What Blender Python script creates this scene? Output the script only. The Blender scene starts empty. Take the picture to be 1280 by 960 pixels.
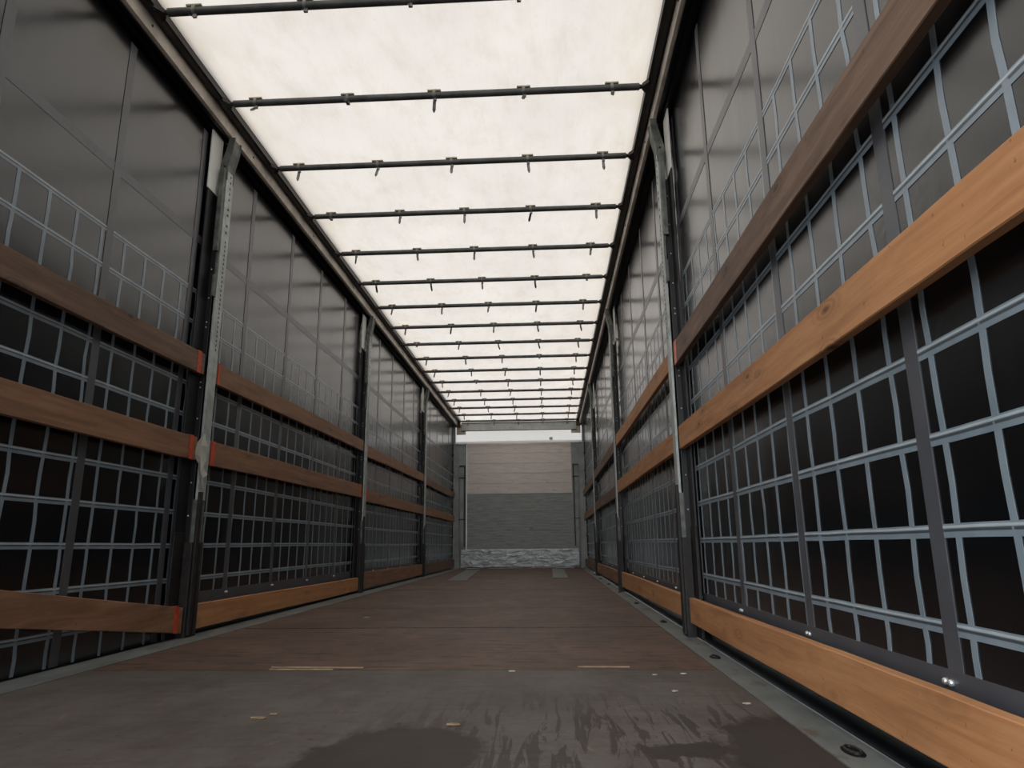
import bpy, bmesh, math, random
from mathutils import Vector, Matrix
random.seed(7)
sc = bpy.context.scene
COL = sc.collection
# ------------------------------------------------------------------ camera
F_PX, PITCH, YAW, ROLL = 862.32, 0.22897, 0.05151, -0.01012
CX, CZ = 0.5716, 0.423
cy, sy = math.cos(YAW), math.sin(YAW)
r0 = Vector((cy, sy, 0)); fl = Vector((-sy, cy, 0)); up = Vector((0, 0, 1))
fw = fl * math.cos(PITCH) + up * math.sin(PITCH)
u0 = -fl * math.sin(PITCH) + up * math.cos(PITCH)
R_ = r0 * math.cos(ROLL) + u0 * math.sin(ROLL)
U_ = -r0 * math.sin(ROLL) + u0 * math.cos(ROLL)
cam = bpy.data.objects.new('camera', bpy.data.cameras.new('camera'))
COL.objects.link(cam)
m3 = Matrix((R_, U_, -fw)).transposed()
cam.matrix_world = Matrix.Translation((CX, 0, CZ)) @ m3.to_4x4()
cam.data.sensor_width = 36; cam.data.lens = F_PX / 1280 * 36
cam.data.clip_start = 0.02; cam.data.clip_end = 200
sc.camera = cam
# ------------------------------------------------------------------ world: bright overcast sky
SKY_BASE, SKY_REAR = 1.2, 5.0
w = bpy.data.worlds.new('sky'); sc.world = w; w.use_nodes = True
bg = w.node_tree.nodes['Background']
# overcast: even above, brighter low in the sky behind the open rear doors and to the left
wt = w.node_tree
tc = wt.nodes.new('ShaderNodeTexCoord'); dp = wt.nodes.new('ShaderNodeVectorMath'); dp.operation = 'DOT_PRODUCT'
dp.inputs[1].default_value = Vector((-.78, -.58, .22)).normalized()
wt.links.new(tc.outputs['Generated'], dp.inputs[0])
mr = wt.nodes.new('ShaderNodeMapRange'); mr.interpolation_type = 'SMOOTHSTEP'
mr.inputs['From Min'].default_value = .25; mr.inputs['From Max'].default_value = 1.0
mr.inputs['To Min'].default_value = SKY_BASE; mr.inputs['To Max'].default_value = SKY_REAR
wt.links.new(dp.outputs['Value'], mr.inputs['Value']); wt.links.new(mr.outputs[0], bg.inputs[1])
bg.inputs[0].default_value = (0.97, 0.985, 1.0, 1)
sc.view_settings.view_transform = 'Standard'; sc.view_settings.look = 'None'
sc.view_settings.exposure = 0; sc.view_settings.gamma = 1
sc.view_settings.use_curve_mapping = False

# ------------------------------------------------------------------ materials
def srgb(r, g, b):
    f = lambda c: (c / 255 / 12.92) if c / 255 <= .04045 else ((c / 255 + .055) / 1.055) ** 2.4
    return (f(r), f(g), f(b), 1)
class N:
    def __init__(s, name):
        s.m = bpy.data.materials.new(name); s.m.use_nodes = True
        s.t = s.m.node_tree; s.b = s.t.nodes['Principled BSDF']; s.out = s.t.nodes['Material Output']
    def n(s, typ, **k):
        x = s.t.nodes.new(typ)
        for a, v in k.items(): setattr(x, a, v)
        return x
    def l(s, a, b): s.t.links.new(a, b)
    def coord(s, scale=(1, 1, 1), kind='Object', rnd=True):
        tc = s.n('ShaderNodeTexCoord'); mp = s.n('ShaderNodeMapping'); mp.inputs['Scale'].default_value = scale
        if rnd:
            oi = s.n('ShaderNodeObjectInfo'); v = s.n('ShaderNodeVectorMath', operation='SCALE')
            v.inputs[0].default_value = (37, 53, 71); s.l(oi.outputs['Random'], v.inputs['Scale'])
            a = s.n('ShaderNodeVectorMath', operation='ADD'); s.l(tc.outputs[kind], a.inputs[0]); s.l(v.outputs[0], a.inputs[1])
            s.l(a.outputs[0], mp.inputs['Vector'])
        else: s.l(tc.outputs[kind], mp.inputs['Vector'])
        return mp.outputs[0]
    def noise(s, vec, scale=5, detail=4, rough=.6, dist=0):
        x = s.n('ShaderNodeTexNoise'); x.inputs['Scale'].default_value = scale; x.inputs['Detail'].default_value = detail
        x.inputs['Roughness'].default_value = rough; x.inputs['Distortion'].default_value = dist
        s.l(vec, x.inputs['Vector']); return x.outputs['Fac']
    def ramp(s, fac, stops):
        x = s.n('ShaderNodeValToRGB'); e = x.color_ramp.elements
        while len(e) < len(stops): e.new(.5)
        for i, (p, c) in enumerate(stops):
            e[i].position = p; e[i].color = c if len(c) == 4 else (*c, 1)
        s.l(fac, x.inputs[0]); return x.outputs['Color']
    def mix(s, fac, a, b, mode='MIX'):
        x = s.n('ShaderNodeMix', data_type='RGBA', blend_type=mode)
        for v, i in ((fac, 0), (a, 6), (b, 7)):
            if isinstance(v, (int, float)): x.inputs[i].default_value = v
            elif isinstance(v, tuple): x.inputs[i].default_value = v
            else: s.l(v, x.inputs[i])
        return x.outputs[2]
    def math(s, op, a, b=0, clamp=False):
        x = s.n('ShaderNodeMath', operation=op); x.use_clamp = clamp
        for v, i in ((a, 0), (b, 1)):
            if isinstance(v, (int, float)): x.inputs[i].default_value = v
            else: s.l(v, x.inputs[i])
        return x.outputs[0]
    def bump(s, h, strength=.3, dist=.01):
        x = s.n('ShaderNodeBump'); x.inputs['Strength'].default_value = strength; x.inputs['Distance'].default_value = dist
        s.l(h, x.inputs['Height']); s.l(x.outputs[0], s.b.inputs['Normal'])
    def base(s, c):
        if isinstance(c, tuple): s.b.inputs['Base Color'].default_value = c
        else: s.l(c, s.b.inputs['Base Color'])
    def set(s, rough=None, metal=None, spec=None):
        for v, k in ((rough, 'Roughness'), (metal, 'Metallic'), (spec, 'Specular IOR Level')):
            if v is None: continue
            if isinstance(v, (int, float)): s.b.inputs[k].default_value = v
            else: s.l(v, s.b.inputs[k])

def simple(name, c1, c2, rough=.5, metal=0, scale=8, bump=.1, spec=.5):
    m = N(name); v = m.coord()
    f = m.noise(v, scale, 5)
    m.base(m.ramp(f, [(.35, c1), (.65, c2)])); m.set(rough, metal, spec)
    if bump: m.bump(m.noise(v, scale * 6, 3), bump, .002)
    return m.m
# curtain: dark grey PVC tarpaulin, satin gloss, creases
def curtain_mat():
    m = N('curtain_pvc'); v = m.coord((1, 1, 1), rnd=False)
    f = m.noise(m.coord((1, .6, .5), rnd=False), 2.2, 4)
    m.base(m.ramp(f, [(.3, srgb(8, 11, 14)), (.7, srgb(13, 16, 20))]))
    r = m.noise(m.coord((1, 3, .6), rnd=False), 3, 3)
    m.set(m.math('MULTIPLY_ADD', r, .07), None, .9)
    mm = m.b.inputs['Roughness'].links[0].from_node; mm.inputs[2].default_value = .17
    # vertical folds and small creases
    folds = m.noise(m.coord((1, 5.5, .22), rnd=False), 2.2, 3, .5)
    crease = m.noise(m.coord((1, 5, 4), rnd=False), 3.2, 4, .55, 1.4)
    patch = m.noise(m.coord((1, 1.1, .5), rnd=False), 2.6, 1)
    pm = m.ramp(patch, [(.5, (0, 0, 0)), (.66, (1, 1, 1))])
    c2 = m.math('MULTIPLY', crease, pm)
    h = m.math('ADD', m.math('MULTIPLY', folds, .9), m.math('MULTIPLY', c2, .9))
    m.bump(h, .19, .004)
    return m.m
def strap_mat(name, a, b, rough=.45):
    m = N(name); v = m.coord((1, 1, 1), rnd=False)
    m.base(m.ramp(m.noise(m.coord((1, 3, 3), rnd=False), 3, 4), [(.3, a), (.7, b)])); m.set(rough, None, .7)
    return m.m
def wood_mat(name, dark, mid, light, grime=.3):
    m = N(name)
    v = m.coord((1, 1, 1))
    warp = m.noise(m.coord((3, .9, 3)), 2.5, 2, .5)
    vg = m.n('ShaderNodeVectorMath', operation='ADD'); m.l(m.coord((14, .55, 14)), vg.inputs[0])
    vs = m.n('ShaderNodeVectorMath', operation='SCALE'); vs.inputs[0].default_value = (.7, 0, .7); m.l(warp, vs.inputs['Scale']); m.l(vs.outputs[0], vg.inputs[1])
    grain = m.noise(vg.outputs[0], 2.6, 6, .62, .4)
    c = m.ramp(grain, [(.22, dark), (.5, mid), (.78, light)])
    # knots: elongated cells
    vo = m.n('ShaderNodeTexVoronoi'); vo.inputs['Scale'].default_value = 1.0; m.l(m.coord((0, 3.2, 9)), vo.inputs['Vector'])
    k = m.ramp(vo.outputs['Distance'], [(.03, (.9, .9, .9)), (.07, (.5, .5, .5)), (.11, (.08, .08, .08)), (.15, (.4, .4, .4)), (.2, (.05, .05, .05)), (.25, (.15, .15, .15)), (.3, (0, 0, 0))])
    c = m.mix(k, c, tuple(x * .38 for x in dark[:3]) + (1,))
    st = m.ramp(m.noise(m.coord((1.5, 1.2, 4)), 2.2, 5, .7), [(.48, (0, 0, 0)), (.72, (1, 1, 1))])
    c = m.mix(m.math('MULTIPLY', st, grime), c, srgb(70, 55, 45))
    sp = m.ramp(m.noise(v, 55, 2, .5), [(.70, (0, 0, 0)), (.76, (1, 1, 1))])
    c = m.mix(m.math('MULTIPLY', sp, .5), c, srgb(50, 36, 28))
    m.base(c); m.set(.62, None, .3)
    m.bump(grain, .25, .004)
    return m.m
WOOD_NEW = wood_mat('pine_board', srgb(154, 104, 68), srgb(182, 130, 88), srgb(200, 150, 106), .2)
WOOD_MID = wood_mat('weathered_board', srgb(108, 80, 62), srgb(140, 104, 80), srgb(164, 126, 100), .4)
WOOD_OLD = wood_mat('old_brown_board', srgb(84, 64, 52), srgb(114, 90, 74), srgb(138, 112, 94), .5)
M_CURT = curtain_mat()
M_BELT = strap_mat('belt_blue_grey', srgb(112, 126, 136), srgb(134, 148, 158), .3)
M_BELTR = strap_mat('belt_ridge', srgb(160, 172, 178), srgb(186, 196, 200), .35)
M_SEAM = strap_mat('belt_seam_dark', srgb(58, 66, 72), srgb(72, 80, 86), .4)
M_WEB = strap_mat('web_grey', srgb(70, 72, 77), srgb(82, 84, 89), .36)
M_HEM = strap_mat('hem_grey', srgb(66, 68, 74), srgb(76, 78, 84), .45)
M_GALV = simple('galvanised_steel', srgb(152, 159, 156), srgb(188, 194, 191), .5, .3, 14, .15)
M_GALVD = simple('dull_galvanised_steel', srgb(80, 84, 81), srgb(120, 123, 118), .58, .25, 18, .3)
M_BLACK = simple('black_paint', srgb(8, 9, 13), srgb(15, 16, 21), .45, 0, 10, .1)
M_BOOT = simple('scuffed_black_paint', srgb(15, 15, 17), srgb(38, 34, 32), .6, 0, 22, .6)
M_RAILD = simple('dark_rail_paint', srgb(34, 32, 34), srgb(56, 54, 53), .42, .2, 12, .15)
M_RAILB = simple('beige_rail_face', srgb(190, 180, 168), srgb(222, 212, 200), .55, .1, 9, .2)
M_BOW = simple('bow_anthracite', srgb(70, 72, 72), srgb(96, 98, 97), .42, .2, 10, .1)
M_SADDLE = simple('saddle_beige_plastic', srgb(150, 146, 118), srgb(176, 172, 146), .5, 0, 30, .1)
M_CLIP = simple('clip_grey_steel', srgb(92, 94, 94), srgb(136, 138, 136), .4, .5, 30, .1)
M_RIVET = simple('bright_rivet', srgb(190, 192, 192), srgb(225, 226, 226), .3, .7, 30, 0)
M_WHITE = simple('white_plate', srgb(228, 230, 224), srgb(240, 242, 236), .5, 0, 6, .05)
M_ORANGE = simple('orange_marking_paint', srgb(176, 62, 30), srgb(212, 88, 50), .55, 0, 40, .15)
M_PINK = simple('faded_red_marking_paint', srgb(214, 98, 78), srgb(240, 140, 120), .5, 0, 40, .15)
M_GROUND = simple('asphalt', srgb(70, 70, 70), srgb(96, 95, 92), .9, 0, 4, .3)
M_UNDER = simple('dark_underfloor', srgb(20, 20, 22), srgb(32, 32, 34), .8, 0, 4, 0)
M_SPLINT = simple('raw_splinter_wood', srgb(136, 116, 88), srgb(168, 146, 114), .7, 0, 20, .2)
M_SCRAP = simple('pale_scrap', srgb(150, 146, 138), srgb(190, 186, 178), .7, 0, 30, .3)

def tarp_mat(name, colA, colB, dirt):
    m = N(name); t = m.t; t.nodes.remove(m.b)
    big = m.noise(m.coord((1, .8, 1), rnd=False), 1.6, 4, .6)
    c = m.ramp(big, [(.3, colA), (.7, colB)])
    d = m.ramp(m.noise(m.coord((2.2, .9, 1), rnd=False), 3.2, 6, .72), [(.47, (0, 0, 0)), (.75, (1, 1, 1))])
    c = m.mix(m.math('MULTIPLY', d, dirt), c, (.39, .34, .28, 1))
    sp = m.ramp(m.noise(m.coord((1, 1, 1), rnd=False), 26, 3, .6), [(.69, (0, 0, 0)), (.78, (1, 1, 1))])
    c = m.mix(m.math('MULTIPLY', sp, dirt * .8), c, (.34, .31, .26, 1))
    wv = m.noise(m.coord((60, 2, 1), rnd=False), 3, 2)
    c = m.mix(.10, c, m.ramp(wv, [(.3, (.42, .41, .38)), (.7, (.58, .56, .53))]))
    if name == 'roof_tarpaulin':   # brown grime gathered along the tarpaulin's side seams
        tc = m.n('ShaderNodeTexCoord'); sx = m.n('ShaderNodeSeparateXYZ'); m.l(tc.outputs['Object'], sx.inputs[0])
        ax = m.math('ABSOLUTE', sx.outputs['X'])
        e = m.ramp(ax, [(.0, (0, 0, 0)), (1, (0, 0, 0))])
        mr = m.n('ShaderNodeMapRange'); mr.inputs['From Min'].default_value = .86; mr.inputs['From Max'].default_value = 1.16
        m.l(ax, mr.inputs['Value'])
        g = m.math('MULTIPLY', mr.outputs[0], m.ramp(m.noise(m.coord((6, 1.3, 1), rnd=False), 2.5, 5, .7), [(.35, (.1, .1, .1)), (.7, (1, 1, 1))]))
        c = m.mix(m.math('MULTIPLY', g, .5), c, (.46, .37, .26, 1))
    tr = m.n('ShaderNodeBsdfTranslucent'); df = m.n('ShaderNodeBsdfDiffuse')
    m.l(c, tr.inputs[0]); df.inputs[0].default_value = (.6, .59, .56, 1)
    ad = m.n('ShaderNodeMixShader'); ad.inputs[0].default_value = .12
    m.l(tr.outputs[0], ad.inputs[1]); m.l(df.outputs[0], ad.inputs[2]); m.l(ad.outputs[0], m.out.inputs[0])
    return m.m
M_TARP = tarp_mat('roof_tarpaulin', (.475, .437, .405, 1), (.525, .490, .450, 1), .6)
M_FRONTTARP = tarp_mat('front_tarpaulin', (.90, .87, .84, 1), (.93, .90, .87, 1), .05)
M_PLASTIC = N('torn_plastic_film')
M_PLASTIC.base(srgb(176, 174, 164)); M_PLASTIC.set(.35); M_PLASTIC.b.inputs['Transmission Weight'].default_value = .15
M_PLASTIC = M_PLASTIC.m

# ------------------------------------------------------------------ mesh helpers
def box(bm, x0, x1, y0, y1, z0, z1, bev=0):
    r = bmesh.ops.create_cube(bm, size=1)
    for v in r['verts']:
        v.co = Vector((x0 + (v.co.x + .5) * (x1 - x0), y0 + (v.co.y + .5) * (y1 - y0), z0 + (v.co.z + .5) * (z1 - z0)))
    if bev:
        es = list({e for v in r['verts'] for e in v.link_edges})
        bmesh.ops.bevel(bm, geom=es, offset=bev, segments=2, affect='EDGES', profile=.6)
def tube(bm, p, q, r, seg=12, r2=None):
    p, q = Vector(p), Vector(q); d = (q - p); L = d.length
    m = Matrix.Translation((p + q) / 2) @ d.to_track_quat('Z', 'Y').to_matrix().to_4x4()
    bmesh.ops.create_cone(bm, cap_ends=True, segments=seg, radius1=r, radius2=r if r2 is None else r2, depth=L, matrix=m)
def prism(bm, pts, axis, a, b):
    """extrude a closed 2D outline along axis ('x','y','z') from a to b"""
    def P(u, v, t):
        return {'x': (t, u, v), 'y': (u, t, v), 'z': (u, v, t)}[axis]
    va = [bm.verts.new(P(u, v, a)) for u, v in pts]; vb = [bm.verts.new(P(u, v, b)) for u, v in pts]
    n = len(pts); bm.faces.new(va); bm.faces.new(vb[::-1])
    for i in range(n): bm.faces.new((va[i], vb[i], vb[(i + 1) % n], va[(i + 1) % n]))
    bmesh.ops.recalc_face_normals(bm, faces=bm.faces[:])
def obj(name, bm, mat, parent=None, loc=None, smooth=False):
    me = bpy.data.meshes.new(name); bmesh.ops.recalc_face_normals(bm, faces=bm.faces[:]); bm.to_mesh(me); bm.free()
    o = bpy.data.objects.new(name, me); COL.objects.link(o); me.materials.append(mat)
    if smooth:
        for p in me.polygons: p.use_smooth = True
        try: me.set_sharp_from_angle(angle=math.radians(40))
        except Exception: pass
    if loc is not None: o.location = loc
    if parent is not None: o.parent = parent
    return o
def tag(o, label=None, cat=None, group=None, kind=None):
    if label: o['label'] = label
    if cat: o['category'] = cat
    if group: o['group'] = group
    if kind: o['kind'] = kind
    return o
def empty(name, loc=(0, 0, 0)):
    o = bpy.data.objects.new(name, None); COL.objects.link(o); o.location = loc; o.empty_display_size = .1; return o
def copy_tree(o, parent=None):
    c = o.copy(); COL.objects.link(c); c.parent = parent
    for ch in [x for x in bpy.data.objects if x.parent == o]: copy_tree(ch, c)
    return c
Z0 = CZ
YB, YF = -.35, 13.28
CURT = 1.272      # curtain plane
POST_Y = {-1: (3.47, 6.63, 9.92), 1: (3.45, 6.60, 9.88)}

# ------------------------------------------------------------------ ground outside
bm = bmesh.new(); box(bm, -30, 30, -30, 40, -1.35, -1.25)
tag(obj('ground', bm, M_GROUND), 'grey asphalt yard under the trailer', 'ground', kind='structure')

# ------------------------------------------------------------------ floor
def floor_mat():
    m = N('floor_plywood')
    tc = m.n('ShaderNodeTexCoord'); sx = m.n('ShaderNodeSeparateXYZ'); m.l(tc.outputs['Object'], sx.inputs[0])
    v = m.coord((1, 1, 1), rnd=False)
    near = m.math('LESS_THAN', sx.outputs['Y'], 2.555)          # the worn grey sheet nearest the doors
    f1 = m.noise(m.coord((1, 1, 1), rnd=False), 1.8, 6, .65)
    brown = m.ramp(f1, [(.25, srgb(84, 64, 54)), (.5, srgb(104, 82, 70)), (.75, srgb(124, 101, 86))])
    grey = m.ramp(f1, [(.25, srgb(80, 73, 67)), (.5, srgb(96, 90, 84)), (.75, srgb(112, 105, 99))])
    c = m.mix(near, brown, grey)
    # cross-grain cracks
    cr = m.noise(m.coord((1.4, 9, 1), rnd=False), 3.2, 6, .7, .5)
    c = m.mix(m.math('MULTIPLY', m.ramp(cr, [(.54, (0, 0, 0)), (.60, (1, 1, 1))]), m.math('MULTIPLY_ADD', near, -.5)), c, srgb(40, 30, 27))
    for nd in m.t.nodes:
        if nd.type == 'MATH' and nd.operation == 'MULTIPLY_ADD': nd.inputs[2].default_value = .7
    # torn, splintered sheet joints
    for ys_, st in ((3.82, 1.0), (5.0, .9), (6.0, .6), (7.0, .5), (2.555, .5)):
        jn = m.noise(m.coord((2.4, .0, 1), rnd=False), 3.1 + ys_, 4, .7)
        wdt = m.math('MULTIPLY', m.math('SUBTRACT', jn, .38, True), .10)
        hit = m.math('LESS_THAN', m.math('ABSOLUTE', m.math('SUBTRACT', sx.outputs['Y'], ys_ + .004)), wdt)
        c = m.mix(m.math('MULTIPLY', hit, .8 * st), c, srgb(34, 26, 24))
    mott = m.noise(m.coord((1, .45, 1), rnd=False), 5, 6, .75)
    c = m.mix(m.math('MULTIPLY', m.ramp(mott, [(.44, (0, 0, 0)), (.62, (1, 1, 1))]), .42), c, srgb(66, 52, 46))
    fleck = m.noise(m.coord((10, 26, 1), rnd=False), 3, 3, .6)
    c = m.mix(m.math('MULTIPLY', m.ramp(fleck, [(.66, (0, 0, 0)), (.70, (1, 1, 1))]), .7), c, srgb(36, 28, 26))
    # pale scuffs
    sc_ = m.noise(m.coord((2.5, 1.2, 1), rnd=False), 3.5, 5, .7, .8)
    c = m.mix(m.math('MULTIPLY', m.ramp(sc_, [(.62, (0, 0, 0)), (.74, (1, 1, 1))]), .35), c, srgb(150, 128, 108))
    # long dark tyre / drag marks near the doors
    dr = m.noise(m.coord((22, 2.0, 1), rnd=False), 1.5, 4, .6, .8)
    gate = m.n('ShaderNodeMapRange'); gate.inputs['From Min'].default_value = 2.25; gate.inputs['From Max'].default_value = 1.85
    m.l(sx.outputs['Y'], gate.inputs['Value'])
    gx = m.n('ShaderNodeMapRange'); gx.inputs['From Min'].default_value = .0; gx.inputs['From Max'].default_value = .4
    m.l(sx.outputs['X'], gx.inputs['Value'])
    dm = m.math('MULTIPLY', m.math('MULTIPLY', m.ramp(dr, [(.52, (0, 0, 0)), (.56, (1, 1, 1))]), gate.outputs[0]), gx.outputs[0])
    # wet stains with irregular edges
    def blob(cx_, cy_, rx, ry, wob=.55):
        a = m.math('MULTIPLY', m.math('SUBTRACT', sx.outputs['X'], cx_), 1 / rx); b = m.math('MULTIPLY', m.math('SUBTRACT', sx.outputs['Y'], cy_), 1 / ry)
        d = m.math('SQRT', m.math('ADD', m.math('POWER', m.math('ABSOLUTE', a), 2), m.math('POWER', m.math('ABSOLUTE', b), 2)))
        nz = m.noise(m.coord((1.6, 1, 1), rnd=False), 7, 5, .65)
        d = m.math('ADD', d, m.math('MULTIPLY', m.math('SUBTRACT', nz, .5), wob * 2.4))
        return m.ramp(d, [(.86, (1, 1, 1)), (1.0, (0, 0, 0))])
    s = m.math('MAXIMUM', blob(.235, 1.52, .20, .30, .35), m.math('MAXIMUM', blob(1.10, 1.50, .19, .44, .4), blob(.84, 1.60, .10, .07, 1.0)))
    wet = m.math('MAXIMUM', m.math('MULTIPLY', dm, .8), s)
    c = m.mix(m.math('MULTIPLY', wet, .82), c, srgb(44, 36, 32))
    dirt = m.ramp(m.noise(v, 38, 4, .7), [(.66, (0, 0, 0)), (.74, (1, 1, 1))])
    c = m.mix(m.math('MULTIPLY', dirt, .5), c, srgb(38, 32, 28))
    m.base(c)
    m.set(.62, None, .35)
    m.bump(m.math('ADD', cr, m.math('MULTIPLY', m.noise(v, 60, 3), .4)), .25, .003)
    return m.m
M_FLOOR = floor_mat()
bm = bmesh.new(); box(bm, -1.33, 1.33, YB, YF + .1, -.14, -.10)
box(bm, -1.075, 1.125, YB, YF + .1, -.10, -.012)
floor = tag(obj('floor', bm, M_UNDER), 'brown plywood trailer floor between the steel edge rails', 'floor', kind='structure')
ys = [YB, .05, 1.30, 2.555, 3.82, 5.0, 6.0, 7.0, 8.2, 9.4, 10.6, 11.8, 12.9, YF + .05]
for a, b in zip(ys, ys[1:]):
    bm = bmesh.new(); box(bm, -1.083, 1.135, a + .003, b - .003, -.012, random.uniform(-.0015, 0), .0012)
    obj('floor_panel', bm, M_FLOOR, floor)

M_EDGE = N('floor_edge_steel'); _f = M_EDGE.noise(M_EDGE.coord((1, .5, 1), rnd=False), 7, 5, .65)
_c = M_EDGE.ramp(_f, [(.3, srgb(92, 97, 96)), (.6, srgb(120, 124, 121)), (.75, srgb(144, 146, 142))])
_r = M_EDGE.ramp(M_EDGE.noise(M_EDGE.coord((1, .4, 1), rnd=False), 9, 5, .7), [(.56, (0, 0, 0)), (.64, (1, 1, 1))])
M_EDGE.base(M_EDGE.mix(M_EDGE.math('MULTIPLY', _r, .7), _c, srgb(88, 70, 58))); M_EDGE.set(.55, .1); M_EDGE.bump(_f, .4, .003); M_EDGE = M_EDGE.m
for s, n in ((-1, 'trim_1'), (1, 'trim_2')):
    xin = 1.085 if s < 0 else 1.137
    bm = bmesh.new()
    prism(bm, [(s * xin, -.02), (s * xin, .001), (s * 1.235, .001), (s * 1.243, -.004), (s * 1.243, -.05), (s * 1.275, -.055), (s * 1.275, -.09), (s * 1.2, -.09), (s * 1.2, -.02)], 'y', YB, YF)
    o = tag(obj(n, bm, M_EDGE), 'grey steel edge rail along the %s side of the floor' % ('left' if s < 0 else 'right'), 'floor rail', kind='structure')
    bm = bmesh.new(); box(bm, *( (s * 1.243, s * 1.262) if s > 0 else (-1.262, -1.243)), YB, YF, -.05, -.02, .003)
    obj('outer_lip', bm, simple('lip_steel_' + ('a' if s < 0 else 'b'), srgb(92, 104, 112), srgb(120, 132, 140), .35, .4, 12, .4), o)
    k = 0
    y = 1.59 if s > 0 else 99
    while y < 12.5:
        bm = bmesh.new()
        prism(bm, [(s * 1.185 + .020 * math.cos(t * math.pi / 8), y + .042 * math.sin(t * math.pi / 8)) for t in range(16)], 'z', -.004, .0025)
        lp = obj('lashing_recess', bm, M_BLACK, o)
        bm = bmesh.new()
        bmesh.ops.create_circle(bm, segments=20, radius=.03)
        bm.free(); bm = bmesh.new()
        for t in range(12):
            a0, a1 = t * math.pi / 6, (t + 1) * math.pi / 6
            tube(bm, (s * 1.185 + .013 * math.cos(a0), y + .03 * math.sin(a0), .005), (s * 1.185 + .013 * math.cos(a1), y + .03 * math.sin(a1), .005), .0035, 6)
        obj('lashing_ring', bm, M_BOOT, lp)
        y += 1.22

# ------------------------------------------------------------------ side curtains
BZ = [Z0 + .015 + .163 * k for k in range(-2, 9)]
def curtain(side):
    s = side; nm = 'wall_left' if s < 0 else 'wall_right'
    # slightly billowed sheet with thickness
    bm = bmesh.new(); rng = random.Random(3 + s)
    ny, nz = 260, 40; z_lo, z_hi = -.02, 2.76
    bulge = lambda y, z: .003 * math.sin(y * 4.7 + 1.3 * s) * math.sin(z * 2.1)
    layers = []
    for off in (0, .004):
        grid = []
        for j in range(ny + 1):
            y = YB + (YF - YB) * j / ny
            grid.append([bm.verts.new((s * (CURT + bulge(y, z_lo + (z_hi - z_lo) * i / nz) + off), y, z_lo + (z_hi - z_lo) * i / nz)) for i in range(nz + 1)])
        for j in range(ny):
            for i in range(nz): bm.faces.new((grid[j][i], grid[j + 1][i], grid[j + 1][i + 1], grid[j][i + 1]))
        layers.append(grid)
    A, B = layers
    for j in range(ny):
        for i in (0, nz): bm.faces.new((A[j][i], A[j + 1][i], B[j + 1][i], B[j][i]))
    for i in range(nz):
        for j in (0, ny): bm.faces.new((A[j][i], A[j][i + 1], B[j][i + 1], B[j][i]))
    o = obj(nm, bm, M_CURT, smooth=True)
    tag(o, 'dark grey side curtain with a grid of pale belts on the %s side' % ('left' if s < 0 else 'right'), 'side curtain', kind='structure')
    xa = lambda t: s * (CURT - t)
    def strip(name, pts, wdt, t0, t1, mat, vertical=True, ridge=False):
        """pts: (y,z) centre line; a flat belt lying on the curtain"""
        bm = bmesh.new(); secs = []
        fine = [pts[0]]
        for p, q in zip(pts, pts[1:]):
            k = max(1, int(math.hypot(q[0] - p[0], q[1] - p[1]) / .09))
            fine += [(p[0] + (q[0] - p[0]) * i / k, p[1] + (q[1] - p[1]) * i / k) for i in range(1, k + 1)]
        for (y, z) in fine:
            xa = lambda t: s * (CURT + bulge(y, z) - t)
            a = (y - wdt / 2, z) if vertical else (y, z - wdt / 2); b = (y + wdt / 2, z) if vertical else (y, z + wdt / 2)
            secs.append([bm.verts.new((xa(t0), *a)), bm.verts.new((xa(t1), *a)), bm.verts.new((xa(t1), *b)), bm.verts.new((xa(t0), *b))])
        for p, q in zip(secs, secs[1:]):
            for k in range(4): bm.faces.new((p[k], p[(k + 1) % 4], q[(k + 1) % 4], q[k]))
        bm.faces.new(secs[0]); bm.faces.new(secs[-1][::-1])
        return obj(name, bm, mat, o)
    # wide vertical webs
    y = .645 if s > 0 else .62
    stepw = .676 if s > 0 else .667
    webs = []
    while y < 12.8:
        webs.append(y); y += stepw
    hem_top = Z0 - .222
    for y in webs:
        zb = hem_top if (s > 0 or y > 3.45) else 0.0
        strip('wide_web', [(y, zb), (y, 2.66)], .047, .0002, .0022, M_WEB)
    # top seam band
    strip('seam_band', [(YB, Z0 + 1.61), (YF, Z0 + 1.61)], .045, .0004, .0012, M_WEB, False)
    # narrow vertical belts
    y = (1.10 - .1535 * 6) if s > 0 else (2.26 - .1565 * 13)
    dy = .1535 if s > 0 else .1565
    while y < 12.9:
        zb = (hem_top - .01) if (s > 0 or y > 3.45) else 0.0
        zs = [zb] + [z for z in BZ if z > zb + .02]
        pts = []
        for a, b in zip(zs, zs[1:]):
            ja = rng.uniform(-.003, .003); pts.append((y + ja, a)); pts.append((y + ja + rng.uniform(-.005, .005), (a + b) / 2))
        pts.append((y, zs[-1]))
        strip('vertical_belt', pts, .017, .0004, .0014, M_BELT)
        y += dy
    # horizontal belts with a raised ridge, its highlight put into a paler colour
    for z in BZ:
        if s > 0 and z < Z0 - .25: continue
        pts = []; n = 170
        ph = rng.uniform(0, 6)
        y0 = YB
        if z < Z0 - .25:
            ye = 3.42
        else: ye = YF
        n = int((ye - y0) / .1535)
        for k in range(n + 1):
            yy = y0 + (ye - y0) * k / n
            pts.append((yy, z + .003 * math.sin(yy * 1.3 + ph) + rng.uniform(-.0008, .0008)))
        b = strip('horizontal_belt', pts, .024, .0004, .0012, M_BELT, False)
        r = strip('belt_ridge', [(a, c + .0065) for a, c in pts], .0045, .0010, .0018, M_BELTR, False); r.parent = b
        r = strip('belt_seam', [(a, c + .0005) for a, c in pts], .0045, .0010, .0014, M_SEAM, False); r.parent = b
    # bottom hem with rivet pairs
    y0 = YB if s > 0 else 3.48
    h = strip('hem', [(y0, Z0 - .262), (YF, Z0 - .262)], .080, .0004, .0036, M_HEM, False)
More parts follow.
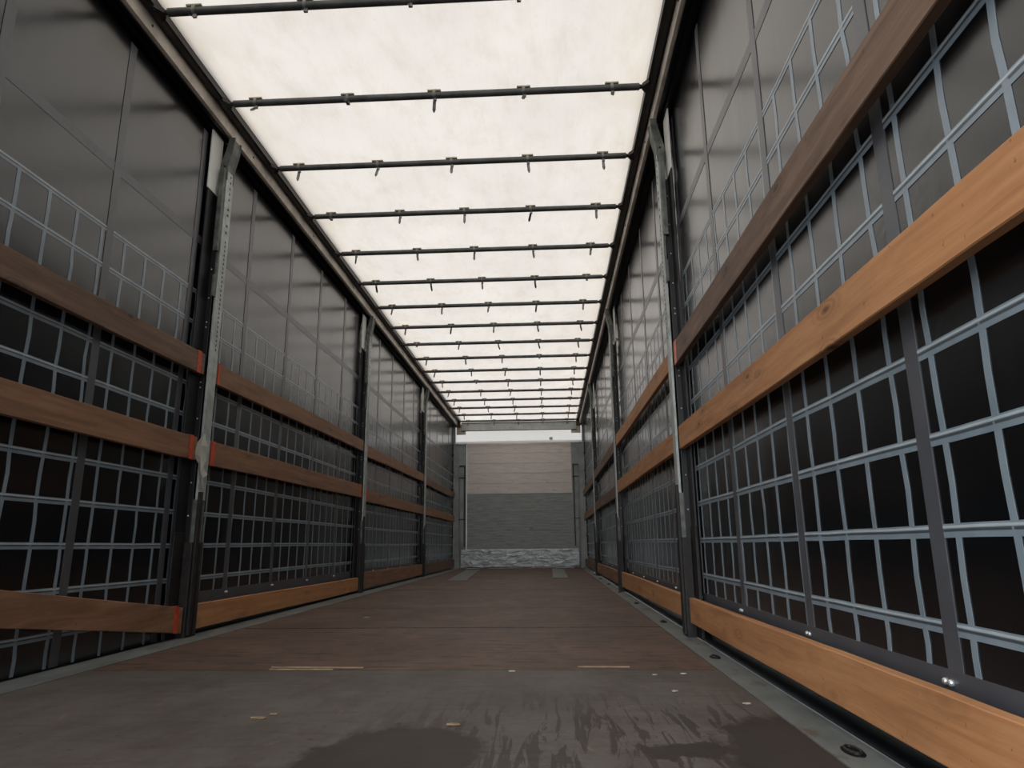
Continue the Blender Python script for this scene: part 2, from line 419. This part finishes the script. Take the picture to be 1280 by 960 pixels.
    for y in webs:
        if y < y0: continue
        bm = bmesh.new()
        for dd in (-.009, .009):
            bmesh.ops.create_uvsphere(bm, u_segments=10, v_segments=6, radius=.0065, matrix=Matrix.Translation((xa(.0055), y + .02 + dd, Z0 - .243)))
        obj('rivet_pair', bm, M_RIVET, h, smooth=True)
curtain(-1); curtain(1)

# ------------------------------------------------------------------ roof rails
for s, n in ((-1, 'trim_3'), (1, 'trim_4')):
    e = tag(empty(n, (0, 0, 0)), 'long roof rail above the %s curtain, beige inner face between dark tubes' % ('left' if s < 0 else 'right'), 'roof rail', kind='structure')
    bm = bmesh.new()    # dark inner tube the bows run on
    prism(bm, [(s * x, z) for x, z in [(1.136, 2.782), (1.146, 2.776), (1.176, 2.778), (1.190, 2.785), (1.190, 2.845), (1.136, 2.845)]], 'y', YB, YF)
    obj('inner_tube', bm, M_RAILD, e)
    bm = bmesh.new()
    prism(bm, [(s * x, z) for x, z in [(1.188, 2.705), (1.20, 2.700), (1.206, 2.700), (1.206, 2.80), (1.190, 2.80), (1.186, 2.778)]], 'y', YB, YF)
    obj('beige_face', bm, M_RAILB, e)
    bm = bmesh.new()
    prism(bm, [(s * x, z) for x, z in [(1.207, 2.694), (1.222, 2.694), (1.222, 2.712), (1.236, 2.712), (1.236, 2.686), (1.252, 2.686), (1.252, 2.70), (1.31, 2.70), (1.31, 2.86), (1.207, 2.86)]], 'y', YB, YF)
    obj('curtain_track', bm, M_BLACK, e)
    for y in [1.5 + 1.1 * k for k in range(11)]:
        bm = bmesh.new(); tube(bm, (s * 1.1835, y, 2.742), (s * 1.1875, y, 2.742), .006, 10)
        obj('rail_bolt', bm, M_BLACK, e)

# ------------------------------------------------------------------ roof tarpaulin
bm = bmesh.new(); nx, ny = 24, 420; g = []
BOWY = [2.565 + .6652 * i for i in range(17)]
for j in range(ny + 1):
    y = YB + (YF + .15 - YB) * j / ny; row = []
    ph = (y - 2.565) / .6652
    sag = -.006 * (1 - math.cos(2 * math.pi * ph)) / 2
    for i in range(nx + 1):
        x = -1.25 + 2.5 * i / nx
        row.append(bm.verts.new((x, y, 2.822 + sag * (1 - (x / 1.25) ** 4) + .0025 * math.sin(x * 9 + y * 3))))
    g.append(row)
for j in range(ny):
    for i in range(nx): bm.faces.new((g[j][i], g[j + 1][i], g[j + 1][i + 1], g[j][i + 1]))
tag(obj('ceiling', bm, M_TARP, smooth=True), 'off-white translucent roof tarpaulin lit by daylight', 'roof tarpaulin', kind='structure')

# ------------------------------------------------------------------ roof bows
ORD = ['nearest the camera', 'second from the near end', 'third from the near end', 'fourth from the near end', 'fifth from the near end', 'sixth from the near end',
       'seventh from the near end', 'eighth from the near end', 'ninth from the near end', 'eighth from the far end', 'seventh from the far end', 'sixth from the far end',
       'fifth from the far end', 'fourth from the far end', 'third from the far end', 'second from the far end', 'right in front of the end beam']
ZB = 2.777
def make_bow():
    root = empty('roof_bow', (0, 0, ZB))
    bm = bmesh.new(); tube(bm, (-1.095, 0, 0), (1.095, 0, 0), .0185, 16)
    obj('bow_tube', bm, M_BOW, root, smooth=True)
    for s in (-1, 1):
        bm = bmesh.new()
        tube(bm, (s * 1.09, 0, 0), (s * 1.122, 0, -.001), .013, 12, .010)
        prism(bm, [(s * 1.110, -.012), (s * 1.136, -.048), (s * 1.148, -.048), (s * 1.148, .048), (s * 1.136, .048), (s * 1.110, .012)], 'z', -.010, .012)
        for dy in (-.034, .034): tube(bm, (s * 1.142, dy, -.016), (s * 1.142, dy, -.006), .006, 8)
        obj('end_fitting', bm, M_RAILD, root)
    for x in (-.975, -.468, .003, .483, .951):
        bm = bmesh.new(); box(bm, x - .036, x + .036, -.016, .016, .0175, .0275, .003)
        box(bm, x - .008, x + .008, -.019, .019, .006, .022, .002)
        obj('saddle', bm, M_SADDLE, root)
        bm = bmesh.new(); tube(bm, (x - .008, 0, 0), (x + .008, 0, 0), .0205, 16)
        box(bm, x - .005, x + .013, -.006, .006, -.034, -.016, .002)
        c = obj('clip', bm, M_CLIP, root, smooth=True)
        bm = bmesh.new()
        prism(bm, [(-.0065, .004), (.0065, .004), (.0085, -.014), (.009, -.050), (.003, -.064), (-.003, -.064), (-.009, -.050), (-.0085, -.014)], 'y', -.0015, .0015)
        t = obj('tongue', bm, M_CLIP, c); t.location = (x + .002, 0, -.028)
    return root
proto = make_bow()
rr = random.Random(12)
for i, y in enumerate(BOWY):
    b = proto if i == 0 else copy_tree(proto)
    b.location = (0, y, ZB)
    tag(b, 'dark steel roof bow with hanging clips, ' + ORD[i], 'roof bow', 'roof bows under the tarpaulin')
    for ch in [x for x in bpy.data.objects if x.parent == b and x.name.startswith('clip')]:
        for t in [x for x in bpy.data.objects if x.parent == ch]:
            t.rotation_euler = (rr.choice((0, 0, -.3, .5)), rr.uniform(-.12, .12), rr.uniform(-.6, .6))
            if i == 0: t.rotation_euler = (-.9, .2, .3)
            if i == 1 and rr.random() < .3: t.rotation_euler = (-.7, .3, .2)
            if rr.random() < .14: t.rotation_euler = (-1.3, 0, 0)

# ------------------------------------------------------------------ side posts
def make_post(s):
    root = empty('stake_post', (0, 0, 0))
    X = lambda a, b: (min(s * a, s * b), max(s * a, s * b))
    # galvanised channel: web facing inwards with flanges towards the curtain, perforated
    bm = bmesh.new()
    box(bm, *X(1.200, 1.206), -.040, .040, .66, 2.52, .0015)
    box(bm, *X(1.204, 1.212), -.040, -.035, .66, 2.52, .001)
    box(bm, *X(1.204, 1.238), .035, .040, .66, 2.52, .001)
    g = obj('galvanised_channel', bm, M_GALV, root)
    bm = bmesh.new()                       # lower end: the web stops, two flanges carry on
    box(bm, *X(1.200, 1.238), -.040, -.022, .44, .661, .001)
    box(bm, *X(1.200, 1.238), .022, .040, .44, .661, .001)
    obj('lower_fork', bm, M_GALVD, root)
    bm = bmesh.new()
    zz = 1.45
    while zz < 2.08: box(bm, *X(1.1985, 1.2005), .002, .010, zz, zz + .012); zz += .026
    for zz in (2.13, 2.17, 2.235, 2.27): box(bm, *X(1.1985, 1.2005), -.004, .012, zz, zz + .013)
    for k in range(6): box(bm, *X(1.1985, 1.2005), .000, .009, 2.33 + .035 * k, 2.342 + .035 * k)
    obj('slot_holes', bm, M_BLACK, g)
    bm = bmesh.new()                       # side latch bracket on the camera side
    box(bm, *X(1.204, 1.216), -.070, -.038, 1.74, 1.86, .002)
    box(bm, *X(1.203, 1.228), -.072, -.036, 2.0, 2.50, .002); box(bm, *X(1.203, 1.214), -.055, -.036, 1.80, 2.05, .001)
    obj('latch_bracket', bm, M_GALVD, root)
    # black carrier channel behind, pockets for the boards
    bm = bmesh.new()
    box(bm, *X(1.220, 1.254), -.045, .030, .44, 2.33, .002)
    box(bm, *X(1.246, 1.254), -.145, -.044, .44, 2.335, .001)
    obj('black_channel', bm, M_BLACK, root)
    zz = .58
    while zz < 2.3:
        for z2 in ((zz, zz + .028) if int(zz * 10) % 3 == 0 else (zz,)):
            bm = bmesh.new(); bmesh.ops.create_uvsphere(bm, u_segments=8, v_segments=6, radius=.0045, matrix=Matrix.Translation((s * 1.237, -.0455, z2)))
            obj('rivet', bm, M_RIVET, root)
        zz += .165
    bm = bmesh.new()
    box(bm, *X(1.244, 1.251), -.155, -.030, 2.336, 2.69, .001)
    obj('white_cover_plate', bm, M_WHITE, root)
    # cranked top bracket reaching the rail
    bm = bmesh.new()
    P = [(1.214, 2.44), (1.240, 2.44), (1.240, 2.53), (1.222, 2.60), (1.206, 2.68), (1.206, 2.70), (1.170, 2.70), (1.176, 2.62), (1.196, 2.53), (1.198, 2.44)]
    prism(bm, [(s * a, b) for a, b in P], 'y', -.046, -.038)
    prism(bm, [(s * a, b) for a, b in P], 'y', .030, .038)
    prism(bm, [(s * a, b) for a, b in [(1.198, 2.50), (1.196, 2.53), (1.180, 2.60), (1.174, 2.69), (1.180, 2.69), (1.186, 2.61), (1.203, 2.53), (1.204, 2.50)]], 'y', -.038, .030)
    tb = obj('top_bracket', bm, M_GALVD, root)
    bm = bmesh.new()
    for dy in (-.05,):
        for zz in (2.49, 2.52, 2.66): tube(bm, (s * 1.215, dy, zz), (s * 1.215, dy + .006, zz), .006, 8)
    obj('bracket_bolts', bm, M_BLACK, tb)
    bm = bmesh.new()                       # scuffed black boot
    box(bm, *X(1.196, 1.240), -.058, .056, .0, .45, .004)
    box(bm, *X(1.186, 1.200), -.040, -.010, .01, .70, .003)
    box(bm, *X(1.190, 1.200), .014, .040, .01, .44, .003)
    box(bm, *X(1.242, 1.256), -.145, .06, .0, .50, .003)
    obj('boot', bm, M_BOOT, root)
    return root
POSTLAB = {(-1, 0): 'galvanised post with torn plastic on it, nearest on the left wall', (-1, 1): 'galvanised post in the middle of the left wall', (-1, 2): 'galvanised post farthest down the left wall',
           (1, 0): 'galvanised post with black riveted side, nearest on the right wall', (1, 1): 'galvanised post in the middle of the right wall', (1, 2): 'galvanised post farthest down the right wall'}
for s in (-1, 1):
    pr = make_post(s)
    for k in range(3):
        p = pr if k == 0 else copy_tree(pr)
        p.location = (0, POST_Y[s][k], 0)
        tag(p, POSTLAB[(s, k)], 'post', 'stake posts along the side walls')

# ------------------------------------------------------------------ wooden boards between posts
XI = 1.212; TH = .026
def plank(s, y0, y1, zt0, zt1, hgt0, hgt1, mat, label, marks=(), grp=None, xi=XI):
    """zt: top height at each end, hgt: board height"""
    yc = (y0 + y1) / 2; zc = (zt0 + zt1 - hgt0 / 2 - hgt1 / 2) / 2
    bm = bmesh.new(); n = 24; rg = random.Random(hash((s, round(y0 * 10), round(zt0 * 100))) & 0xffff)
    a1, a2 = rg.uniform(0, 6), rg.uniform(0, 6); b = .0025; secs = []
    for k in range(n + 1):
        t = k / n; y = y0 + (y1 - y0) * t; zt = zt0 + (zt1 - zt0) * t; h = hgt0 + (hgt1 - hgt0) * t
        wz = .0016 * math.sin(y * 2.3 + a1) + .0006 * math.sin(y * 17 + a2); wx = .0012 * math.sin(y * 1.9 + a2)
        xi_, xo = (xi + wx), (xi + wx + TH); zb = zt - h
        prof = [(xi_, zb + b), (xi_, zt - b), (xi_ + b, zt), (xo - b, zt), (xo, zt - b), (xo, zb + b), (xo - b, zb), (xi_ + b, zb)]
        secs.append([bm.verts.new((s * (px - xi - TH / 2), y - yc, pz + wz - zc)) for px, pz in prof])
    for p, q in zip(secs, secs[1:]):
        for k in range(8): bm.faces.new((p[k], p[(k + 1) % 8], q[(k + 1) % 8], q[k]))
    bm.faces.new(secs[0]); bm.faces.new(secs[-1][::-1])
    o = obj('wooden_board', bm, mat, loc=(s * (xi + TH / 2), yc, zc), smooth=False)
    tag(o, label, 'board', grp)
    for (end, m, wd) in marks:
        yy = (y1 - .075) if end > 0 else (y0 + .012)
        t = (yy - y0) / (y1 - y0); zt = zt0 + (zt1 - zt0) * t; h = hgt0 + (hgt1 - hgt0) * t
        sl = (zt1 - zt0) / (y1 - y0)
        bm = bmesh.new()
        x_in = -TH / 2 - .0022
        pts = [(yy - yc, zt - zc - h - .001), (yy - yc, zt - zc + .001), (yy + wd - yc, zt - zc + .001 + sl * wd), (yy + wd - yc, zt - zc - h - .001 + sl * wd)]
        prism(bm, pts, 'x', s * x_in, s * (x_in + .0015))
        box(bm, *sorted((s * x_in, s * (TH / 2))), yy - yc, yy + wd - yc, zt - zc + .0005, zt - zc + .002)
        obj('paint_mark', bm, m, o)
    return o
G = 'wooden side boards slotted between the posts'
LV = {'t': 1.413, 'm': .975, 'l': .150}
sp = {s: [(.02, POST_Y[s][0] - .07)] + [(POST_Y[s][i] + .065, POST_Y[s][i + 1] - .07) for i in range(2)] + [(POST_Y[s][2] + .065, 13.12)] for s in (-1, 1)}
O1 = ((1, M_ORANGE, .035),)
# left wall
plank(-1, *sp[-1][0], 1.405, 1.413, .116, .112, WOOD_OLD, 'upper brown board left of the nearest left post, orange painted end', O1, G)
plank(-1, *sp[-1][0], .968, .975, .116, .118, WOOD_MID, 'middle brown board left of the nearest left post, orange painted end', O1, G)
plank(-1, *sp[-1][0], .598, .142, .120, .118, WOOD_MID, 'lowest board on the near left, sloping down to an orange painted end', ((1, M_ORANGE, .04),), G, XI - .006)
plank(-1, *sp[-1][1], 1.400, 1.425, .115, .105, WOOD_MID, 'upper board between nearest and middle left posts, faint orange end', ((-1, M_ORANGE, .03),), G)
plank(-1, *sp[-1][1], .975, .995, .128, .120, WOOD_MID, 'middle board between nearest and middle left posts, orange painted end', ((-1, M_ORANGE, .045), (1, M_ORANGE, .03)), G)
plank(-1, *sp[-1][1], .148, .140, .120, .115, WOOD_NEW, 'bright orange-brown lowest board between nearest and middle left posts', (), G)
plank(-1, *sp[-1][2], 1.40, 1.425, .115, .110, WOOD_MID, 'upper board between middle and farthest left posts', (), G)
plank(-1, *sp[-1][2], .965, .970, .118, .112, WOOD_MID, 'middle board between middle and farthest left posts', ((-1, M_ORANGE, .04),), G)
plank(-1, *sp[-1][2], .178, .170, .145, .140, WOOD_MID, 'lowest board between middle and farthest left posts', (), G)
plank(-1, *sp[-1][3], 1.40, 1.40, .110, .110, WOOD_OLD, 'upper board beyond the farthest left post', ((-1, M_ORANGE, .05),), G)
plank(-1, *sp[-1][3], .97, .975, .115, .12, WOOD_MID, 'middle board beyond the farthest left post', (), G)
plank(-1, *sp[-1][3], .170, .165, .140, .14, WOOD_OLD, 'lowest board beyond the farthest left post', (), G)
# right wall
plank(1, *sp[1][0], 1.385, 1.402, .122, .115, WOOD_OLD, 'grey-brown upper board nearest on the right wall, faded red end', ((1, M_PINK, .05),), G)
plank(1, *sp[1][0], .952, .980, .108, .113, WOOD_NEW, 'large bright knotty middle board nearest on the right wall', (), G)
plank(1, *sp[1][0], .176, .178, .122, .112, WOOD_NEW, 'bright lowest board nearest on the right wall above the floor rail', (), G)
plank(1, *sp[1][1], 1.395, 1.425, .098, .106, WOOD_NEW, 'light upper board between nearest and middle right posts', (), G)
plank(1, *sp[1][1], .978, .998, .105, .112, WOOD_NEW, 'light middle board between nearest and middle right posts', (), G)
plank(1, *sp[1][1], .178, .175, .105, .130, WOOD_NEW, 'light lowest board between nearest and middle right posts', (), G)
plank(1, *sp[1][2], 1.405, 1.42, .11, .11, WOOD_OLD, 'dark upper board between middle and farthest right posts', (), G)
plank(1, *sp[1][2], .972, .985, .112, .112, WOOD_OLD, 'dark middle board between middle and farthest right posts', (), G)
plank(1, *sp[1][2], .17, .17, .12, .125, WOOD_MID, 'lowest board between middle and farthest right posts', (), G)
plank(1, *sp[1][3], 1.40, 1.40, .11, .11, WOOD_OLD, 'upper board beyond the farthest right post', (), G)
plank(1, *sp[1][3], .97, .97, .112, .112, WOOD_MID, 'middle board beyond the farthest right post', (), G)
plank(1, *sp[1][3], .17, .165, .13, .13, WOOD_OLD, 'lowest board beyond the farthest right post', (), G)

# ------------------------------------------------------------------ front wall
def board_wall_mat(name, a, b, c_, stain, scuff, scufc):
    m = N(name); v = m.coord((1, 1, 1), rnd=False)
    g = m.noise(m.coord((1.2, 1, 16), rnd=False), 3, 6, .65)
    c = m.ramp(g, [(.3, a), (.5, b), (.7, c_)])
    k = m.ramp(m.noise(m.coord((2.6, 1, 7), rnd=False), 2.6, 4, .6), [(.62, (0, 0, 0)), (.72, (1, 1, 1))])
    c = m.mix(m.math('MULTIPLY', k, .6), c, stain)
    k = m.ramp(m.noise(m.coord((1.5, 1, 20), rnd=False), 4.1, 5, .7), [(.66, (0, 0, 0)), (.72, (1, 1, 1))])
    c = m.mix(m.math('MULTIPLY', k, scuff), c, scufc)
    m.base(c); m.set(.6, None, .3); m.bump(g, .3, .003); return m.m
M_UPB = board_wall_mat('whitewashed_boards', srgb(206, 196, 190), srgb(226, 217, 211), srgb(236, 228, 222), srgb(176, 152, 128), .3, srgb(116, 96, 78))
M_LOB = board_wall_mat('grey_painted_boards', srgb(132, 138, 137), srgb(156, 162, 161), srgb(172, 178, 177), srgb(104, 108, 108), .45, srgb(170, 174, 172))
M_CPOST = simple('corner_post_grey', srgb(134, 140, 139), srgb(160, 166, 164), .5, .2, 5, .2)
M_KICK = N('dented_kick_plate')
v = M_KICK.coord((1, 1, 1), rnd=False)
d = M_KICK.noise(M_KICK.coord((1.3, 1, 3), rnd=False), 5, 4, .6, .5)
M_KICK.base(M_KICK.ramp(d, [(.3, srgb(150, 158, 164)), (.55, srgb(186, 192, 197)), (.7, srgb(228, 232, 235))])); M_KICK.set(.38, .55)
M_KICK.bump(d, 1.0, .03); M_KICK = M_KICK.m
M_BEAM = simple('front_beam_steel', srgb(170, 176, 174), srgb(200, 205, 202), .5, .1, 5, .3)
M_RUST = simple('rusty_edge', srgb(70, 48, 36), srgb(112, 84, 62), .8, 0, 20, .3)
wf = tag(empty('wall_front', (0, YF, 0)), 'end wall of pale boards above grey boards with steel corner posts', 'end wall', kind='structure')
wf.scale = (1.026, 1, 1.026)
bm = bmesh.new()
zl = 1.3395
for k in range(5):
    h = .189; box(bm, -.98, .995, .02, .05, zl + k * h + .002, zl + (k + 1) * h - .001, .003)
box(bm, -.98, .995, .035, .055, zl + .004, 2.285)
obj('pale_board_panel', bm, M_UPB, wf)
bm = bmesh.new()
zz = .33
while zz < 1.34:
    h = min(.17, 1.345 - zz); box(bm, -.98, .995, .026, .05, zz + .001, zz + h - .001, .002); zz += .17
box(bm, -.98, .995, .035, .055, 0, 1.345)
obj('grey_board_panel', bm, M_LOB, wf)
# dented kick plate
bm = bmesh.new(); g = []; rg = random.Random(5)
for i in range(61):
    row = []
    for j in range(13):
        x = -1.105 + 2.21 * i / 60; z = .002 + .335 * j / 12
        dd = .006 * math.sin(x * 13 + z * 9) * math.sin(z * 22 + x * 3) + rg.uniform(-.003, .003)
        if j in (0, 12) or i in (0, 60): dd = 0
        row.append(bm.verts.new((x, -.008 + dd, z)))
    g.append(row)
for i in range(60):
    for j in range(12): bm.faces.new((g[i][j], g[i][j + 1], g[i + 1][j + 1], g[i + 1][j]))
k = obj('kick_plate', bm, M_KICK, wf, smooth=True); md = k.modifiers.new('thickness', 'SOLIDIFY'); md.thickness = .02; md.offset = -1
for s in (-1, 1):
    X = lambda a, b: (min(s * a, s * b), max(s * a, s * b))
    bm = bmesh.new()
    box(bm, *X(.985, 1.24), -.002, .06, 0, 2.285, .004)
    box(bm, *X(1.13, 1.24), -.030, .0, 0, 2.285, .006)
    cp = obj('corner_post', bm, M_CPOST, wf)
    bm = bmesh.new(); box(bm, *X(1.035, 1.105), -.028, .0, .36, 1.63, .008); obj('guide_tube', bm, M_CPOST, cp)
    bm = bmesh.new(); box(bm, *X(.992, 1.006), -.016, .0, .40, 1.85, .003); obj('edge_strip', bm, M_CPOST, cp)
    bm = bmesh.new(); box(bm, *X(1.010, 1.030), -.006, .0, .38, 1.85); obj('dark_gap_shade', bm, M_BLACK, cp)  # black strip stands in for the shade inside the open slot
    bm = bmesh.new()
    for zz in (1.86, 1.635, .87): box(bm, *X(1.0, 1.115), -.038, -.002, zz, zz + .014, .003)
    obj('hinge_strap', bm, M_BLACK, cp)
    bm = bmesh.new()
    tube(bm, (s * 1.238, -.032, .2), (s * 1.238, -.032, 2.28), .010, 10)
    obj('curtain_tension_tube', bm, M_BLACK, cp)
    bm = bmesh.new()
    for zz in (.55, .95, 1.4, 1.72, 2.05): box(bm, *X(1.218, 1.250), -.055, -.03, zz, zz + .04, .006)
    obj('tension_hook', bm, M_BLACK, cp)
bm = bmesh.new(); box(bm, -1.085, 1.10, -.03, .03, 2.527, 2.676, .006)
bmo = obj('front_beam', bm, M_BEAM, wf)
bm = bmesh.new(); box(bm, -1.085, 1.10, -.034, -.026, 2.520, 2.532, .002); box(bm, -1.085, 1.10, -.034, -.026, 2.672, 2.686, .002)
obj('rusty_edge', bm, M_RUST, bmo)
bm = bmesh.new()   # brown fabric-coloured corner brackets under the beam ends
for s in (-1, 1): box(bm, *((s * 1.0, s * 1.175) if s > 0 else (s * 1.175, s * 1.0)), -.012, .012, 2.46, 2.66, .004)
obj('corner_bracket', bm, M_RAILB, wf)
for s in (-1, 1):
    bm = bmesh.new(); box(bm, *sorted((s * 1.10, s * 1.20)), -.05, -.01, 2.60, 2.72, .006); tube(bm, (s * 1.14, -.07, 2.68), (s * 1.19, -.07, 2.66), .012, 10)
    obj('rail_end_bracket', bm, M_RUST, wf)
for s in (-1, 1):
    bm = bmesh.new(); box(bm, *sorted((s * 1.20, s * 1.34)), .0, .06, -.1, 2.86)
    obj('outer_corner_post', bm, M_CPOST, wf)
# white translucent tarpaulin closing the gap over the boards
bm = bmesh.new(); g = []
for i in range(41):
    row = []
    for j in range(9):
        x = -1.26 + 2.52 * i / 40; z = 2.332 + .004 * math.cos(x * 2.2) + (2.85 - 2.332) * j / 8
        row.append(bm.verts.new((x, YF + (-.034 if j < 1 else .050) + .003 * math.sin(x * 5), z)))
    g.append(row)
for i in range(40):
    for j in range(8): bm.faces.new((g[i][j], g[i][j + 1], g[i + 1][j + 1], g[i + 1][j]))
ft = obj('tarpaulin_flap', bm, M_FRONTTARP, smooth=True)
tag(ft, 'white tarpaulin strip above the end wall boards, under the front beam', 'tarpaulin')
bm = bmesh.new(); box(bm, .60, .665, YF + .012, YF + .018, 2.40, 2.45)
obj('grey_sticker', bm, simple('sticker_grey', srgb(150, 150, 148), srgb(190, 190, 186), .6, 0, 60, 0), ft)

# ------------------------------------------------------------------ loose things
M_PLATE = simple('floor_plate_steel', srgb(104, 108, 102), srgb(130, 134, 128), .4, .4, 6, .2)
def plate(pts, label):
    bm = bmesh.new(); prism(bm, pts, 'z', .0005, .006)
    bmesh.ops.bevel(bm, geom=bm.edges[:], offset=.001, segments=1, affect='EDGES')
    o = obj('metal_floor_plate', bm, M_PLATE); tag(o, label, 'metal plate', 'metal plates let into the far floor')
    bm = bmesh.new()
    cx_ = sum(p[0] for p in pts) / 4
    for y_ in (pts[0][1] + .08, pts[2][1] - .08):
        for dx in (-.05, .05): tube(bm, (cx_ + dx + (0.05 if cx_ < 0 and y_ < 10 else 0), y_, .006), (cx_ + dx + (0.05 if cx_ < 0 and y_ < 10 else 0), y_, .0075), .006, 8)
    obj('screws', bm, M_BLACK, o)
plate([(-.70, 8.75), (-.47, 8.75), (-.66, 12.45), (-.90, 12.45)], 'slanting grey metal plate on the floor, far left by the end wall')
plate([(.598, 9.25), (.792, 9.25), (.80, 12.5), (.60, 12.5)], 'straight grey metal plate on the floor, far right by the end wall')

def splinter(p, q, wd, label, jag=3):
    p, q = Vector(p), Vector(q); d = (q - p).normalized(); n = Vector((-d.y, d.x)); rg = random.Random(int(p.x * 1000))
    L = (q - p).length; k = 7; a, b = [], []
    for i in range(k + 1):
        t = i / k; wv = wd * (math.sin(math.pi * min(1, max(0, t))) ** .6 + .05) * rg.uniform(.6, 1.2)
        c = p + d * L * t; a.append(c + n * wv / 2); b.append(c - n * wv / 2 * rg.uniform(.5, 1.2))
    bm = bmesh.new(); prism(bm, [(v_.x, v_.y) for v_ in a + b[::-1]], 'z', .0008, .005)
    o = obj('wood_splinter', bm, M_SPLINT); tag(o, label, 'wood splinter'); return o
splinter((-.44, 2.60), (-.10, 2.585), .013, 'long pale splinter at the left end of the floor seam')
splinter((-.43, 2.555), (-.20, 2.552), .007, 'thin pale splinter just in front of the longer one at the seam')
splinter((.66, 2.60), (.84, 2.595), .008, 'pale splinter on the floor seam right of the middle')
def scrap(x, y, r, label, m=M_SCRAP, asp=2):
    rg = random.Random(int(x * 991 + y * 77)); n = 9
    bm = bmesh.new(); prism(bm, [(x + r * asp * math.cos(i * 2 * math.pi / n) * rg.uniform(.6, 1.1), y + r * math.sin(i * 2 * math.pi / n) * rg.uniform(.6, 1.1)) for i in range(n)], 'z', .0008, .004)
    o = obj('debris_scrap', bm, m); tag(o, label, 'debris'); return o
scrap(.925, 2.19, .006, 'small pale paper flake near the right floor rail')
scrap(1.09, 2.03, .006, 'pale flake beside the right floor rail, nearest of them')
scrap(1.005, 2.47, .006, 'pale flake close to the seam by the right rail')
scrap(.905, 2.45, .005, 'tiny pale flake on the grey sheet near the seam, right half')
scrap(.43, 2.52, .008, 'pale crumb on the seam in the middle of the floor')
scrap(-.55, 4.35, .012, 'pale crumb on brown floor near the left bright board')
scrap(.02, 8.1, .03, 'pale scuffed patch far down the middle of the floor', M_SPLINT)
scrap(.33, 1.80, .007, 'thin pale wood chip on the near grey floor', M_SPLINT, 2.6)
scrap(-.175, 1.86, .008, 'pale yellow wood chip on the near left floor', M_SPLINT, 2.6)
scrap(-.155, 1.90, .006, 'smaller yellow wood chip behind the near left chip', M_SPLINT, 2.6)

# torn plastic film caught on the nearest left post
bm = bmesh.new(); yP = POST_Y[-1][0] - .065
out = [(-1.176, .995), (-1.172, .965), (-1.150, .925), (-1.160, .86), (-1.166, .825), (-1.158, .80), (-1.148, .785), (-1.162, .765), (-1.170, .74), (-1.158, .715), (-1.156, .705),
       (-1.170, .72), (-1.180, .755), (-1.190, .79), (-1.194, .815), (-1.190, .835), (-1.212, .865), (-1.236, .905), (-1.214, .945)]
rg = random.Random(9)
top = [bm.verts.new((x, yP + rg.uniform(-.012, .008), z)) for x, z in out]
cs = [bm.verts.new((x, yP - .018 + rg.uniform(-.006, .006), z)) for x, z in [(-1.188, .93), (-1.182, .87), (-1.176, .80)]]
n = len(top)
def near(v_): return min(cs, key=lambda c: (c.co - v_.co).length)
for i in range(n):
    a, b = top[i], top[(i + 1) % n]; ca, cb = near(a), near(b)
    bm.faces.new((a, b, ca))
    if ca is not cb: bm.faces.new((b, cb, ca))
pl = obj('plastic_scrap', bm, M_PLASTIC)
md = pl.modifiers.new('thickness', 'SOLIDIFY'); md.thickness = .0015
tag(pl, 'torn whitish plastic film hanging on the nearest left post', 'plastic film')
